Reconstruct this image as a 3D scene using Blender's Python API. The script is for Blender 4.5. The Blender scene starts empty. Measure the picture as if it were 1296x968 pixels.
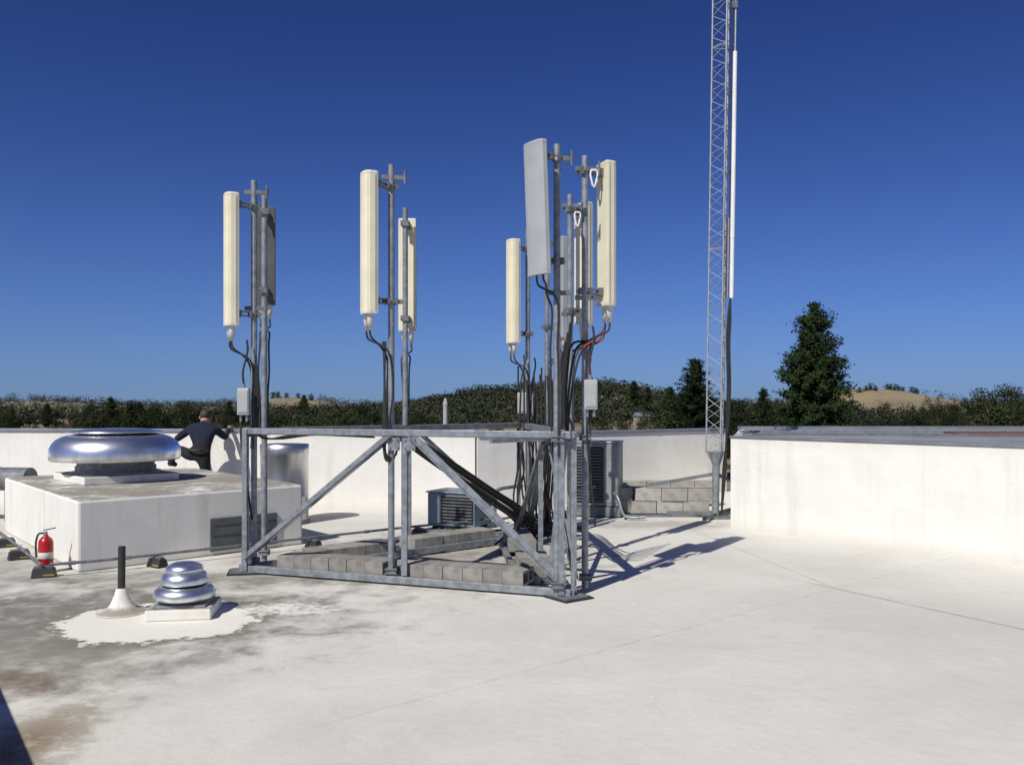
import bpy, bmesh, math, random
from mathutils import Vector, Matrix, noise
random.seed(7)
S=bpy.context.scene
COL=S.collection
# ------------------------------------------------------------------ materials
def newmat(name):
    m=bpy.data.materials.new(name); m.use_nodes=True
    nt=m.node_tree; b=nt.nodes['Principled BSDF']
    return m,nt,b
def M_(nt,op,a,b=None,c=None,clamp=False):
    n=nt.nodes.new('ShaderNodeMath'); n.operation=op; n.use_clamp=clamp
    for i,x in enumerate((a,b,c)):
        if x is None: continue
        if isinstance(x,(int,float)): n.inputs[i].default_value=x
        else: nt.links.new(x,n.inputs[i])
    return n.outputs[0]
def mixc(nt,f,a,b,mode='MIX'):
    n=nt.nodes.new('ShaderNodeMix'); n.data_type='RGBA'; n.blend_type=mode
    if isinstance(f,(int,float)): n.inputs[0].default_value=f
    else: nt.links.new(f,n.inputs[0])
    for i,x in ((6,a),(7,b)):
        if isinstance(x,(tuple,list)): n.inputs[i].default_value=(*x[:3],1)
        else: nt.links.new(x,n.inputs[i])
    return n.outputs[2]
def noi(nt,vec,scale,detail=4,rough=.55,dist=0):
    n=nt.nodes.new('ShaderNodeTexNoise'); n.inputs['Scale'].default_value=scale
    n.inputs['Detail'].default_value=detail; n.inputs['Roughness'].default_value=rough
    n.inputs['Distortion'].default_value=dist
    if vec is not None: nt.links.new(vec,n.inputs['Vector'])
    return n.outputs[0]
def ramp(nt,x,a,b):
    n=nt.nodes.new('ShaderNodeMapRange'); n.interpolation_type='SMOOTHSTEP'
    nt.links.new(x,n.inputs[0]); n.inputs[1].default_value=a; n.inputs[2].default_value=b
    return n.outputs[0]
def objco(nt,scale=None):
    t=nt.nodes.new('ShaderNodeTexCoord').outputs['Object']
    if scale:
        mp=nt.nodes.new('ShaderNodeMapping'); mp.inputs['Scale'].default_value=scale
        nt.links.new(t,mp.inputs[0]); t=mp.outputs[0]
    return t
def bump(nt,b,h,strength,dist=.01):
    n=nt.nodes.new('ShaderNodeBump'); n.inputs['Strength'].default_value=strength
    n.inputs['Distance'].default_value=dist
    nt.links.new(h,n.inputs['Height']); nt.links.new(n.outputs[0],b.inputs['Normal'])
def simple(name,c1,c2=None,rough=.6,metal=0,scale=6,bmp=0,bscale=60,aniso=None,roughvar=0):
    m,nt,b=newmat(name)
    v=objco(nt,aniso)
    c2=c2 or tuple(x*.75 for x in c1)
    n=noi(nt,v,scale,5,.6)
    f=ramp(nt,n,.35,.65)
    nt.links.new(mixc(nt,f,c1,c2),b.inputs['Base Color'])
    b.inputs['Roughness'].default_value=rough; b.inputs['Metallic'].default_value=metal
    if roughvar:
        nt.links.new(M_(nt,'MULTIPLY_ADD',n,roughvar,rough-roughvar/2),b.inputs['Roughness'])
    if bmp: bump(nt,b,noi(nt,objco(nt),bscale,3),bmp,.01)
    return m
GALV=simple('galvanised_steel',(.32,.345,.37),(.20,.22,.245),.48,.4,14,.1,80,roughvar=.25)
GALVB=simple('bright_galvanised_steel',(.44,.46,.48),(.33,.35,.37),.45,.35,14,.1,80,roughvar=.2)
GALVD=simple('galvanised_steel_weathered',(.21,.22,.235),(.13,.14,.15),.6,.3,9,.1,80,roughvar=.2)
ALU=simple('spun_aluminium',(.88,.90,.93),(.62,.65,.70),.33,.97,5,.04,9,aniso=(1,1,.3),roughvar=.16)
STAIN=simple('stainless_duct',(.66,.67,.68),(.45,.46,.47),.36,.95,4,.05,6,aniso=(1,1,.2),roughvar=.2)
CREAM=simple('cream_radome',(.77,.725,.54),(.69,.645,.47),.45,0,3,.03,40)
CREAMW=simple('pale_connector_plastic',(.66,.66,.61),(.55,.55,.50),.5,0,12)
GREYP=simple('shaded_grey_radome',(.38,.40,.415),(.33,.35,.365),.5,0,3,.03,40)  # the panel's shaded look is put into this grey
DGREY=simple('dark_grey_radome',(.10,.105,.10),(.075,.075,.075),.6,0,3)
RUB=simple('black_rubber',(.018,.018,.019),(.03,.029,.027),.6,0,10,.1)
RED=simple('red_paint',(.42,.012,.012),(.33,.01,.01),.32,0,6)
REDT=simple('red_tape',(.45,.05,.03),None,.5)
YEL=simple('yellow_reflector',(.50,.33,.03),None,.5)
GREYBOX=simple('grey_enclosure_paint',(.40,.42,.42),(.32,.34,.34),.5,0,5)
PANELG=simple('dark_grey_sheet',(.13,.14,.145),(.09,.10,.105),.6,.2,5)
COPE=simple('coping_metal',(.25,.27,.30),(.18,.20,.225),.5,.3,2,.05,20)
ACG=simple('painted_unit_grey',(.27,.275,.275),(.20,.21,.21),.55,.05,5)
BLUEG=simple('blue_grey_cabinet',(.17,.25,.30),(.13,.19,.235),.5,.1,4)
DARK=simple('dark_void',(.02,.02,.022),None,.9)
BARK=simple('tree_bark',(.10,.075,.05),(.05,.04,.03),.95,0,3,.5,8)
WHITEP=simple('white_fibreglass',(.80,.81,.82),(.72,.73,.74),.35,0,3)
FLUEM=simple('dull_pipe_paint',(.42,.42,.40),(.34,.34,.32),.7,0,3)
HOUSEM=simple('beige_house_paint',(.34,.30,.24),(.28,.25,.20),.8,0,3)
REDROOF=simple('red_roof_sheet',(.20,.06,.045),(.15,.05,.04),.8,0,3)
DECK=simple('grey_roof_deck',(.26,.27,.28),(.18,.19,.20),.8,0,1.2)
SKINM=simple('skin',(.42,.24,.16),(.36,.19,.12),.55,0,20)
NAVY=simple('navy_shirt_cloth',(.008,.013,.036),(.005,.008,.022),.95,0,10,.5,22)
PANT=simple('black_trouser_cloth',(.011,.011,.013),(.016,.016,.018),.95,0,10,.4,30)
SHOE=simple('tan_boot_leather',(.22,.16,.10),None,.7)
HAIRM=simple('dark_brown_hair',(.03,.02,.014),(.05,.035,.022),.7,0,40,.6,80)
def wallmat(name,base,dirt,amt):
    m,nt,b=newmat(name)
    v=objco(nt); v2=objco(nt,(1.6,1.6,.12))
    n1=noi(nt,v,1.3,6,.6); n2=noi(nt,v2,2.2,5,.65)
    f=M_(nt,'MULTIPLY',ramp(nt,n2,.48,.8),amt)
    c=mixc(nt,ramp(nt,n1,.35,.7),base,tuple(x*.92 for x in base))
    c=mixc(nt,f,c,dirt)
    sep=nt.nodes.new('ShaderNodeSeparateXYZ'); nt.links.new(v,sep.inputs[0])
    g=ramp(nt,M_(nt,'ADD',sep.outputs[2],M_(nt,'MULTIPLY',n1,.2)),.28,.06)
    c=mixc(nt,M_(nt,'MULTIPLY',g,.38),c,dirt)
    t=ramp(nt,M_(nt,'SUBTRACT',sep.outputs[2],M_(nt,'MULTIPLY',n2,.25)),.93,1.12)
    c=mixc(nt,M_(nt,'MULTIPLY',t,.16),c,dirt)
    for coord,per,off,k in((sep.outputs[0],.97,.2,.16),(sep.outputs[2],1.05,.38,.40)):
        sm=ramp(nt,M_(nt,'PINGPONG',M_(nt,'ADD',coord,M_(nt,'MULTIPLY_ADD',n1,.05,off)),per),.010,.003)
        c=mixc(nt,M_(nt,'MULTIPLY',sm,M_(nt,'MULTIPLY',n2,k)),c,dirt)
    nt.links.new(c,b.inputs['Base Color']); b.inputs['Roughness'].default_value=.9
    b.inputs['Specular IOR Level'].default_value=.2
    bump(nt,b,M_(nt,'ADD',noi(nt,v,55,3),M_(nt,'MULTIPLY',noi(nt,v,2.5,3),4)),.4,.009)
    return m
WALL=wallmat('white_coated_wall',(.79,.775,.73),(.44,.41,.345),.42)
def curbmat():
    m,nt,b=newmat('weathered_white_membrane')
    v=objco(nt); v2=objco(nt,(2.2,2.2,.15))
    n1=noi(nt,v,1.6,7,.65,.4); n2=noi(nt,v2,2.6,6,.7); n3=noi(nt,v,9,5,.7)
    ge=nt.nodes.new('ShaderNodeNewGeometry'); s2=nt.nodes.new('ShaderNodeSeparateXYZ'); nt.links.new(ge.outputs['Normal'],s2.inputs[0])
    top=ramp(nt,s2.outputs[2],.5,.9)
    c=mixc(nt,ramp(nt,n1,.3,.7),(.76,.745,.70),(.70,.685,.635))
    c=mixc(nt,M_(nt,'MULTIPLY',ramp(nt,n2,.50,.76),.5),c,(.34,.315,.255))
    c=mixc(nt,M_(nt,'MULTIPLY',M_(nt,'MULTIPLY',ramp(nt,M_(nt,'ADD',M_(nt,'MULTIPLY',n1,.7),M_(nt,'MULTIPLY',n3,.3)),.32,.54),top),.92),c,(.24,.22,.18))
    nt.links.new(c,b.inputs['Base Color']); b.inputs['Roughness'].default_value=.9
    b.inputs['Specular IOR Level'].default_value=.2
    bump(nt,b,M_(nt,'ADD',n3,M_(nt,'MULTIPLY',n1,1.2)),.3,.006)
    return m
CURB=curbmat()
def roofmat():
    m,nt,b=newmat('white_roof_membrane')
    v=objco(nt)
    sep=nt.nodes.new('ShaderNodeSeparateXYZ'); nt.links.new(v,sep.inputs[0])
    X,Y=sep.outputs[0],sep.outputs[1]
    nb=noi(nt,v,.45,6,.6,.4); nm=noi(nt,v,2.2,7,.68,.3); nf=noi(nt,v,14,6,.75)
    n5=noi(nt,v,5.5,6,.7,.2)
    c=mixc(nt,ramp(nt,nb,.35,.68),(.645,.63,.58),(.555,.545,.50))
    c=mixc(nt,M_(nt,'MULTIPLY',ramp(nt,nm,.5,.72),.35),c,(.70,.685,.64))
    c=mixc(nt,M_(nt,'MULTIPLY',ramp(nt,nf,.48,.75),.22),c,(.42,.405,.36))
    c=mixc(nt,M_(nt,'MULTIPLY',ramp(nt,n5,.52,.70),.18),c,(.45,.435,.39))
    def ell(cx,cy,rx,ry,jit,a,bb,nn=None):
        dx=M_(nt,'DIVIDE',M_(nt,'SUBTRACT',X,cx),rx); dy=M_(nt,'DIVIDE',M_(nt,'SUBTRACT',Y,cy),ry)
        d=M_(nt,'SQRT',M_(nt,'ADD',M_(nt,'MULTIPLY',dx,dx),M_(nt,'MULTIPLY',dy,dy)))
        d=M_(nt,'ADD',d,M_(nt,'MULTIPLY',M_(nt,'SUBTRACT',nn or nm,.5),jit))
        return ramp(nt,d,a,bb)
    mot=M_(nt,'MULTIPLY_ADD',n5,1.6,-.1,clamp=True)
    def dirt(c,mask,k,col):
        return mixc(nt,M_(nt,'MULTIPLY',M_(nt,'MULTIPLY',mask,mot),k,clamp=True),c,col)
    c=dirt(c,ell(-3.6,7.0,2.7,1.6,2.4,1.1,.25),1.3,(.20,.19,.165))
    c=dirt(c,ell(-3.3,5.8,1.6,1.0,2.2,1.1,.3),1.1,(.24,.225,.19))
    c=dirt(c,ell(-3.2,5.25,.6,.5,1.6,1.0,.4),.9,(.15,.11,.07))
    c=dirt(c,ell(-2.45,4.3,.40,1.0,2.2,1.0,.2,n5),1.2,(.20,.145,.085))
    c=dirt(c,ell(-3.2,8.55,2.6,.55,1.6,1.0,.2),.85,(.20,.19,.16))
    c=dirt(c,ell(-5.6,9.0,1.6,2.2,1.6,1.0,.2),.8,(.22,.21,.18))
    c=dirt(c,ell(-1.0,9.6,2.6,2.2,1.5,1.0,.3),.95,(.19,.175,.145))
    c=dirt(c,ell(1.9,12.3,1.8,.6,1.5,1.0,.3),.6,(.25,.235,.20))
    c=dirt(c,ell(3.2,6.6,3.5,1.4,2.4,1.0,.2,nb),.2,(.40,.385,.34))
    ww=M_(nt,'ADD',M_(nt,'MULTIPLY',nm,.6),M_(nt,'MULTIPLY',n5,.4))
    w=ell(-2.80,6.85,.78,.66,1.6,1.0,.92,ww)
    rim=ell(-2.80,6.85,.86,.74,1.6,1.12,.9,ww)
    c=mixc(nt,M_(nt,'MULTIPLY',rim,.6),c,(.17,.155,.125))
    c=mixc(nt,M_(nt,'MULTIPLY',w,M_(nt,'MULTIPLY_ADD',nf,.2,.82)),c,(.78,.76,.68))
    w2=M_(nt,'MULTIPLY',ell(-1.95,7.2,.60,.30,3.4,.9,.5,n5),ramp(nt,nf,.35,.6))
    c=mixc(nt,M_(nt,'MULTIPLY',w2,.9),c,(.78,.77,.71))
    vo=nt.nodes.new('ShaderNodeTexVoronoi'); vo.inputs['Scale'].default_value=3.2; nt.links.new(v,vo.inputs['Vector'])
    sp=M_(nt,'MULTIPLY',ramp(nt,M_(nt,'ADD',vo.outputs['Distance'],M_(nt,'MULTIPLY',nf,.12)),.17,.09),ramp(nt,nm,.48,.58))
    c=mixc(nt,M_(nt,'MULTIPLY',sp,.5),c,(.76,.75,.70))
    ca,sa=.65,-.76
    U=M_(nt,'ADD',M_(nt,'MULTIPLY',X,ca),M_(nt,'MULTIPLY',Y,sa))
    U=M_(nt,'ADD',U,M_(nt,'MULTIPLY',M_(nt,'SUBTRACT',nb,.5),.06))
    def band(coord,c0,w): return ramp(nt,M_(nt,'ABSOLUTE',M_(nt,'SUBTRACT',coord,c0)),w,w*.3)
    # broad faint lap seam as in a rolled membrane
    s1=M_(nt,'MAXIMUM',band(U,-4.15,.03),M_(nt,'MULTIPLY',band(U,-7.3,.03),.7))
    s1=M_(nt,'MULTIPLY',s1,ramp(nt,X,-1.6,-.4))
    seam=s1
    c=mixc(nt,M_(nt,'MULTIPLY',seam,M_(nt,'MULTIPLY',ramp(nt,n5,.40,.66),.32)),c,(.40,.38,.33))
    wv=M_(nt,'MULTIPLY',M_(nt,'SUBTRACT',nm,.5),.035)
    q1=M_(nt,'ADD',M_(nt,'ADD',M_(nt,'MULTIPLY',X,.857),M_(nt,'MULTIPLY',Y,.515)),wv)
    s3=M_(nt,'MULTIPLY',band(q1,6.706,.022),ramp(nt,X,2.6,3.0))
    q2=M_(nt,'ADD',M_(nt,'ADD',M_(nt,'MULTIPLY',X,.99),M_(nt,'MULTIPLY',Y,.145)),wv)
    s4=M_(nt,'MULTIPLY',M_(nt,'MULTIPLY',band(q2,4.13,.028),ramp(nt,Y,7.9,8.4)),.35)
    s3=M_(nt,'MAXIMUM',s3,s4)
    c=mixc(nt,M_(nt,'MULTIPLY',s3,M_(nt,'MULTIPLY_ADD',n5,1.0,.1)),c,(.20,.19,.165))
    nt.links.new(c,b.inputs['Base Color'])
    nt.links.new(M_(nt,'MULTIPLY_ADD',nm,.3,.6),b.inputs['Roughness'])
    b.inputs['Specular IOR Level'].default_value=.25
    h=M_(nt,'ADD',M_(nt,'MULTIPLY',nf,.25),M_(nt,'ADD',M_(nt,'MULTIPLY',nb,3),M_(nt,'ADD',M_(nt,'MULTIPLY',seam,.5),M_(nt,'MULTIPLY',nm,1.2))))
    bump(nt,b,h,.45,.02)
    return m
ROOF=roofmat()
def leafmat(name,dark,light,sc=.5,isl=.25):
    m,nt,b=newmat(name)
    g=nt.nodes.new('ShaderNodeNewGeometry'); 
    n=noi(nt,objco(nt),sc,3,.6); rnd=g.outputs['Random Per Island']
    f=M_(nt,'ADD',M_(nt,'MULTIPLY',ramp(nt,n,.35,.65),1-isl),M_(nt,'MULTIPLY',rnd,isl))
    oi=nt.nodes.new('ShaderNodeObjectInfo')
    f=M_(nt,'ADD',f,M_(nt,'MULTIPLY',M_(nt,'SUBTRACT',oi.outputs['Random'],.5),1.1),clamp=True)
    nt.links.new(mixc(nt,f,dark,light),b.inputs['Base Color'])
    b.inputs['Roughness'].default_value=.9
    b.inputs['Specular IOR Level'].default_value=.05
    return m
LEAF=leafmat('oak_foliage',(.015,.022,.011),(.042,.050,.021),.5,.15)
PINEL=leafmat('pine_foliage',(.011,.021,.009),(.030,.048,.018),.6,.2)
FARL=leafmat('distant_foliage',(.027,.036,.024),(.060,.064,.036),.035,.08)  # slightly lifted and blued: a little aerial haze in the colour
FAR2=leafmat('haze_tinted_far_foliage',(.045,.058,.060),(.075,.084,.072),.02,.08)  # pale blue of distance haze mixed into the leaf colour
def grassmat():
    m,nt,b=newmat('dry_grass_terrain'); v=objco(nt)
    n=noi(nt,v,.012,6,.6); n2=noi(nt,v,.15,5,.7)
    c=mixc(nt,ramp(nt,n,.4,.6),(.26,.205,.12),(.20,.16,.095))
    c=mixc(nt,M_(nt,'MULTIPLY',ramp(nt,n2,.5,.7),.5),c,(.13,.115,.065))
    nt.links.new(c,b.inputs['Base Color']); b.inputs['Roughness'].default_value=.95
    return m
GRASS=grassmat()
# ------------------------------------------------------------------ mesh builder
class MB:
    def __init__(s): s.v=[]; s.f=[]; s.sm=[]
    def add(s,vs,fs,sm=False):
        o=len(s.v); s.v+= [Vector(p) for p in vs]
        s.f+= [tuple(i+o for i in f) for f in fs]; s.sm+=[sm]*len(fs)
    def box(s,c,size,M=None):
        x,y,z=[a/2 for a in size]; c=Vector(c)
        vs=[Vector((i*x,j*y,k*z)) for k in(-1,1) for j in(-1,1) for i in(-1,1)]
        if M is not None: vs=[M@p for p in vs]
        s.add([c+p for p in vs],[(0,2,3,1),(4,5,7,6),(0,1,5,4),(2,6,7,3),(0,4,6,2),(1,3,7,5)])
        return s
    def beam(s,p0,p1,w,h):
        p0,p1=Vector(p0),Vector(p1); d=(p1-p0); L=d.length; d.normalize()
        up=Vector((0,0,1)) if abs(d.z)<.95 else Vector((0,1,0))
        a=d.cross(up).normalized(); u=a.cross(d).normalized()
        vs=[]
        for p in(p0,p1):
            for i,j in((-1,-1),(1,-1),(1,1),(-1,1)): vs.append(p+a*i*w/2+u*j*h/2)
        s.add(vs,[(3,2,1,0),(4,5,6,7),(0,1,5,4),(1,2,6,5),(2,3,7,6),(3,0,4,7)]); return s
    def angle(s,p0,p1,w,t=.008,flip=1):
        p0,p1=Vector(p0),Vector(p1); d=(p1-p0).normalized()
        up=Vector((0,0,1)) if abs(d.z)<.95 else Vector((0,1,0))
        a=d.cross(up).normalized()*flip; u=Vector(a).cross(d).normalized()*flip
        prof=[(0,0),(w,0),(w,t),(t,t),(t,w),(0,w)]
        vs=[p+a*x+u*y for p in(p0,p1) for x,y in prof]
        n=6; fs=[(i,(i+1)%n,n+(i+1)%n,n+i) for i in range(n)]+[tuple(range(n))[::-1],tuple(range(n,2*n))]
        s.add(vs,fs); return s
    def cyl(s,p0,p1,r0,r1=None,n=14,cap=True):
        r1=r0 if r1 is None else r1
        p0,p1=Vector(p0),Vector(p1); d=(p1-p0).normalized()
        up=Vector((0,0,1)) if abs(d.z)<.95 else Vector((1,0,0))
        a=d.cross(up).normalized(); u=a.cross(d)
        vs=[]
        for p,r in((p0,r0),(p1,r1)):
            for i in range(n):
                t=2*math.pi*i/n; vs.append(p+(a*math.cos(t)+u*math.sin(t))*r)
        s.add(vs,[(i,(i+1)%n,n+(i+1)%n,n+i) for i in range(n)],True)
        if cap:
            s.add(vs[:n],[tuple(range(n))[::-1]]); s.add(vs[n:],[tuple(range(n))])
        return s
    def tube(s,pts,r,n=6,smooth=5):
        P=[Vector(p) for p in pts]
        if smooth and len(P)>2:
            Q=[]; E=[P[0]]+P+[P[-1]]
            for i in range(1,len(E)-2):
                for k in range(smooth):
                    t=k/smooth; a,b,c,d=E[i-1],E[i],E[i+1],E[i+2]
                    Q.append(.5*((2*b)+(c-a)*t+(2*a-5*b+4*c-d)*t*t+(3*b-a-3*c+d)*t**3))
            Q.append(P[-1]); P=Q
        vs=[]; ref=Vector((.3,.5,.8)).normalized()
        for i,p in enumerate(P):
            d=(P[min(i+1,len(P)-1)]-P[max(i-1,0)]).normalized()
            a=d.cross(ref); 
            if a.length<.05: a=d.cross(Vector((1,0,0)))
            a.normalize(); u=a.cross(d)
            for k in range(n):
                t=2*math.pi*k/n; vs.append(p+(a*math.cos(t)+u*math.sin(t))*r)
        fs=[(i*n+k,i*n+(k+1)%n,(i+1)*n+(k+1)%n,(i+1)*n+k) for i in range(len(P)-1) for k in range(n)]
        s.add(vs,fs,True); s.add(vs[:n],[tuple(range(n))]); s.add(vs[-n:],[tuple(range(n))[::-1]]); return s
    def lathe(s,c,prof,n=40,sm=True):
        c=Vector(c); vs=[]
        for r,z in prof:
            for i in range(n):
                t=2*math.pi*i/n; vs.append(c+Vector((r*math.cos(t),r*math.sin(t),z)))
        fs=[(j*n+i,j*n+(i+1)%n,(j+1)*n+(i+1)%n,(j+1)*n+i) for j in range(len(prof)-1) for i in range(n)]
        s.add(vs,fs,sm); return s
    def prism(s,poly,z0,z1):
        n=len(poly); vs=[(x,y,z0) for x,y in poly]+[(x,y,z1) for x,y in poly]
        s.add(vs,[(i,(i+1)%n,n+(i+1)%n,n+i) for i in range(n)]+[tuple(range(n))[::-1],tuple(range(n,2*n))]); return s
    def mesh(s,name,mat,off=(0,0,0)):
        off=Vector(off); me=bpy.data.meshes.new(name)
        me.from_pydata([tuple(p-off) for p in s.v],[],s.f)
        me.polygons.foreach_set('use_smooth',s.sm); me.update()
        bm=bmesh.new(); bm.from_mesh(me)
        if len(bm.faces)<20000: bmesh.ops.recalc_face_normals(bm,faces=bm.faces)
        bm.to_mesh(me); bm.free()
        if mat: me.materials.append(mat)
        return me
def tag(o,label,cat,group=None,kind=None):
    if label: o['label']=label
    if cat: o['category']=cat
    if group: o['group']=group
    if kind: o['kind']=kind
def thing(name,loc,label,cat,group=None):
    o=bpy.data.objects.new(name,None); o.empty_display_size=.2; o.location=loc; COL.objects.link(o); tag(o,label,cat,group); return o
def part(mb,name,mat,par,local=False,bev=0,label=None):
    off=(0,0,0) if local else par.location
    o=bpy.data.objects.new(name,mb.mesh(name,mat,off)); COL.objects.link(o); o.parent=par
    if label: o['label']=label
    if bev: bevel(o,bev)
    return o
def bevel(o,w):
    m=o.modifiers.new('Bevel','BEVEL'); m.width=w; m.segments=2; m.limit_method='ANGLE'; m.angle_limit=math.radians(50)
def single(mb,name,mat,loc,label=None,cat=None,group=None,kind=None,bev=0):
    o=bpy.data.objects.new(name,mb.mesh(name,mat,loc)); o.location=loc; COL.objects.link(o); tag(o,label,cat,group,kind)
    if bev: bevel(o,bev)
    return o
def copything(th,loc,rot=None):
    t=th.copy(); COL.objects.link(t); t.location=loc
    if rot is not None: t.rotation_euler=rot
    for c in th.children:
        d=c.copy(); d.parent=t; COL.objects.link(d)
    return t
# ------------------------------------------------------------------ camera / light
cam=bpy.data.cameras.new('camera'); co=bpy.data.objects.new('camera',cam); COL.objects.link(co); S.camera=co
cam.sensor_width=36; cam.lens=36*1100/1296; cam.clip_end=6000; cam.clip_start=.05
cam.shift_y=28/1296
co.location=(0,0,1.7); co.rotation_euler=(math.radians(90),0,0)
EL=math.radians(47); sx,sy=-.55,-.835
sun=bpy.data.lights.new('sun','SUN'); so=bpy.data.objects.new('sun',sun); COL.objects.link(so)
sun.energy=4.6; sun.angle=math.radians(.53); sun.color=(1,.96,.875)
so.rotation_euler=Vector((-sx*math.cos(EL),-sy*math.cos(EL),-math.sin(EL))).to_track_quat('-Z','Y').to_euler()
so.location=(-10,-15,20)
w=bpy.data.worlds.new('World'); S.world=w; w.use_nodes=True; nt=w.node_tree
sky=nt.nodes.new('ShaderNodeTexSky'); sky.sky_type='NISHITA'; sky.sun_disc=False
sky.sun_elevation=EL; sky.sun_rotation=math.atan2(sx,sy); sky.altitude=1500; sky.air_density=.9; sky.dust_density=.4; sky.ozone_density=2.0
tc=nt.nodes.new('ShaderNodeTexCoord'); sp=nt.nodes.new('ShaderNodeSeparateXYZ'); nt.links.new(tc.outputs['Generated'],sp.inputs[0])
el_=ramp(nt,M_(nt,'ABSOLUTE',sp.outputs[2]),.0,.48)
tcol=mixc(nt,el_,(.47,.70,1.36),(.33,.50,1.10))
tint=mixc(nt,1.0,sky.outputs[0],tcol,'MULTIPLY')
hz_=M_(nt,'POWER',M_(nt,'SUBTRACT',1.0,M_(nt,'ABSOLUTE',sp.outputs[2]),clamp=True),10.0)
tint=mixc(nt,M_(nt,'MULTIPLY',hz_,.68),tint,(2.6,4.3,7.4))
bg=nt.nodes['Background']; nt.links.new(tint,bg.inputs[0]); bg.inputs[1].default_value=.058
S.view_settings.view_transform='Standard'; S.view_settings.look='None'; S.view_settings.exposure=0
# ------------------------------------------------------------------ terrain
def terr(x,y):
    D=math.hypot(x,y)
    h=-6.0
    def g(cx,cy,sx_,sy_,a): return a*math.exp(-((x-cx)/sx_)**2-((y-cy)/sy_)**2)
    h+=g(10,450,48,110,9)+g(48,440,34,90,8)+g(-25,470,34,80,5)+g(85,440,26,80,3)
    h+=g(322,760,50,90,18.5)+g(280,800,30,60,5)+g(-205,800,45,80,10.5)+g(-420,760,70,90,5)
    t=min(max((D-550)/400,0),1); h+=5.0*t*t*(3-2*t)
    h+=2.6*noise.noise(Vector((x*.011,y*.011,0)))*min(D/300,1)
    return h
mb=MB(); NA=260; radii=[4,15,40,70]+[100+25*i for i in range(36)]+[1100,1400,2000,3500]
vs=[];fs=[]
for r in radii:
    for i in range(NA):
        a=2*math.pi*i/NA; x,y=r*math.cos(a),r*math.sin(a); vs.append((x,y,terr(x,y)))
for j in range(len(radii)-1):
    for i in range(NA): fs.append((j*NA+i,j*NA+(i+1)%NA,(j+1)*NA+(i+1)%NA,(j+1)*NA+i))
vs.append((0,0,-6)); fs+=[(i,(i+1)%NA,len(vs)-1) for i in range(NA)]
mb.add(vs,fs,True); single(mb,'terrain',GRASS,(0,0,0),kind='structure')
# ------------------------------------------------------------------ roof and walls
SA=(-.59,13.8); SB=(-15,15.1); SC=(4.2,17.0)
mb=MB().prism([(-15,-6),(16,-6),(22,17.5),(4.2,17.25),(-.65,14.1),(-15,15.4)],-6,0)
single(mb,'rooftop_floor',ROOF,(0,0,0),kind='structure')
def wallseg(p0,p1,h,t,label,name='parapet_wall'):
    p0,p1=Vector((*p0,0)),Vector((*p1,0)); d=(p1-p0).normalized(); n=Vector((d.y,-d.x,0))
    if n.y<0: n=-n
    th=thing(name,p0,label,'wall')
    mb=MB().prism([tuple(q[:2]) for q in(p0,p1,p1+n*t,p0+n*t)],0,h-.05); part(mb,'wall',WALL,th)
    e=.025; q=[p0-n*e,p1-n*e,p1+n*(t+e),p0+n*(t+e)]
    mb=MB().prism([tuple(a[:2]) for a in q],h-.048,h); part(mb,'coping',COPE,th,bev=.006)
    L=(p1-p0).length; k=1.5
    while k<L:
        c=p0+d*k+n*t/2; mb=MB(); mb.beam((c-n*(t/2+.03)).to_tuple()[:2]+(h-.022,),(c+n*(t/2+.03)).to_tuple()[:2]+(h-.022,),.05,.056); k+=2.4
        part(mb,'coping_joint_cover',GALV,th)
    return th
wallseg(SB,SA,1.30,.26,'long white coated parapet wall with grey metal coping')
wallseg((-.55,13.83),SC,1.24,.26,'shaded white parapet wall behind the antenna mast')
RA=(3.02,12.0); RB=(8.0,6.18)
th=thing('raised_roof_wall',(3.02,12,0),'bright white raised roof wall with grey metal edge','wall')
part(MB().prism([RA,RB,(21,6.18),(21,16.3),(4.28,16.3)],0,1.24),'wall',WALL,th)
part(MB().prism([(3.0,12.0),(7.99,6.165),(8.13,6.28),(3.14,12.12)],1.242,1.272),'coping',COPE,th,bev=.006)
part(MB().prism([(3.2,12.15),(8.16,6.3),(20.9,6.3),(20.9,15.85),(4.25,15.85)],1.241,1.246),'roof_deck',DECK,th)
part(MB().prism([(4.2,15.9),(21,15.9),(21,16.2),(4.2,16.2)],1.242,1.30),'rear_coping',COPE,th)
part(MB().beam((3.6,13.0,1.262),(21,11.0,1.262),.10,.026),'roof_seam_strip',GALVD,th)
part(MB().beam((3.75,14.3,1.262),(21,13.4,1.262),.10,.026),'roof_seam_strip',GALV,th)
part(MB().prism([(6.6,12.9),(20,12.2),(20,13.3),(6.9,13.9)],1.248,1.275),'red_roof_sheet',REDROOF,th)
th=thing('parapet_wall',(-2.95,3.2,0),'low white wall added out of view to cast the near corner shadow','wall')  # unseen low wall, added off view for its shadow in the left corner
part(MB().prism([(-2.35,2.75),(-4.0,5.0),(-4.25,4.85),(-2.6,2.6)],0,.93),'wall',WALL,th)
part(MB().prism([(-2.32,2.74),(-4.0,5.04),(-4.28,4.85),(-2.6,2.57)],.932,.98),'coping',COPE,th)
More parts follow.
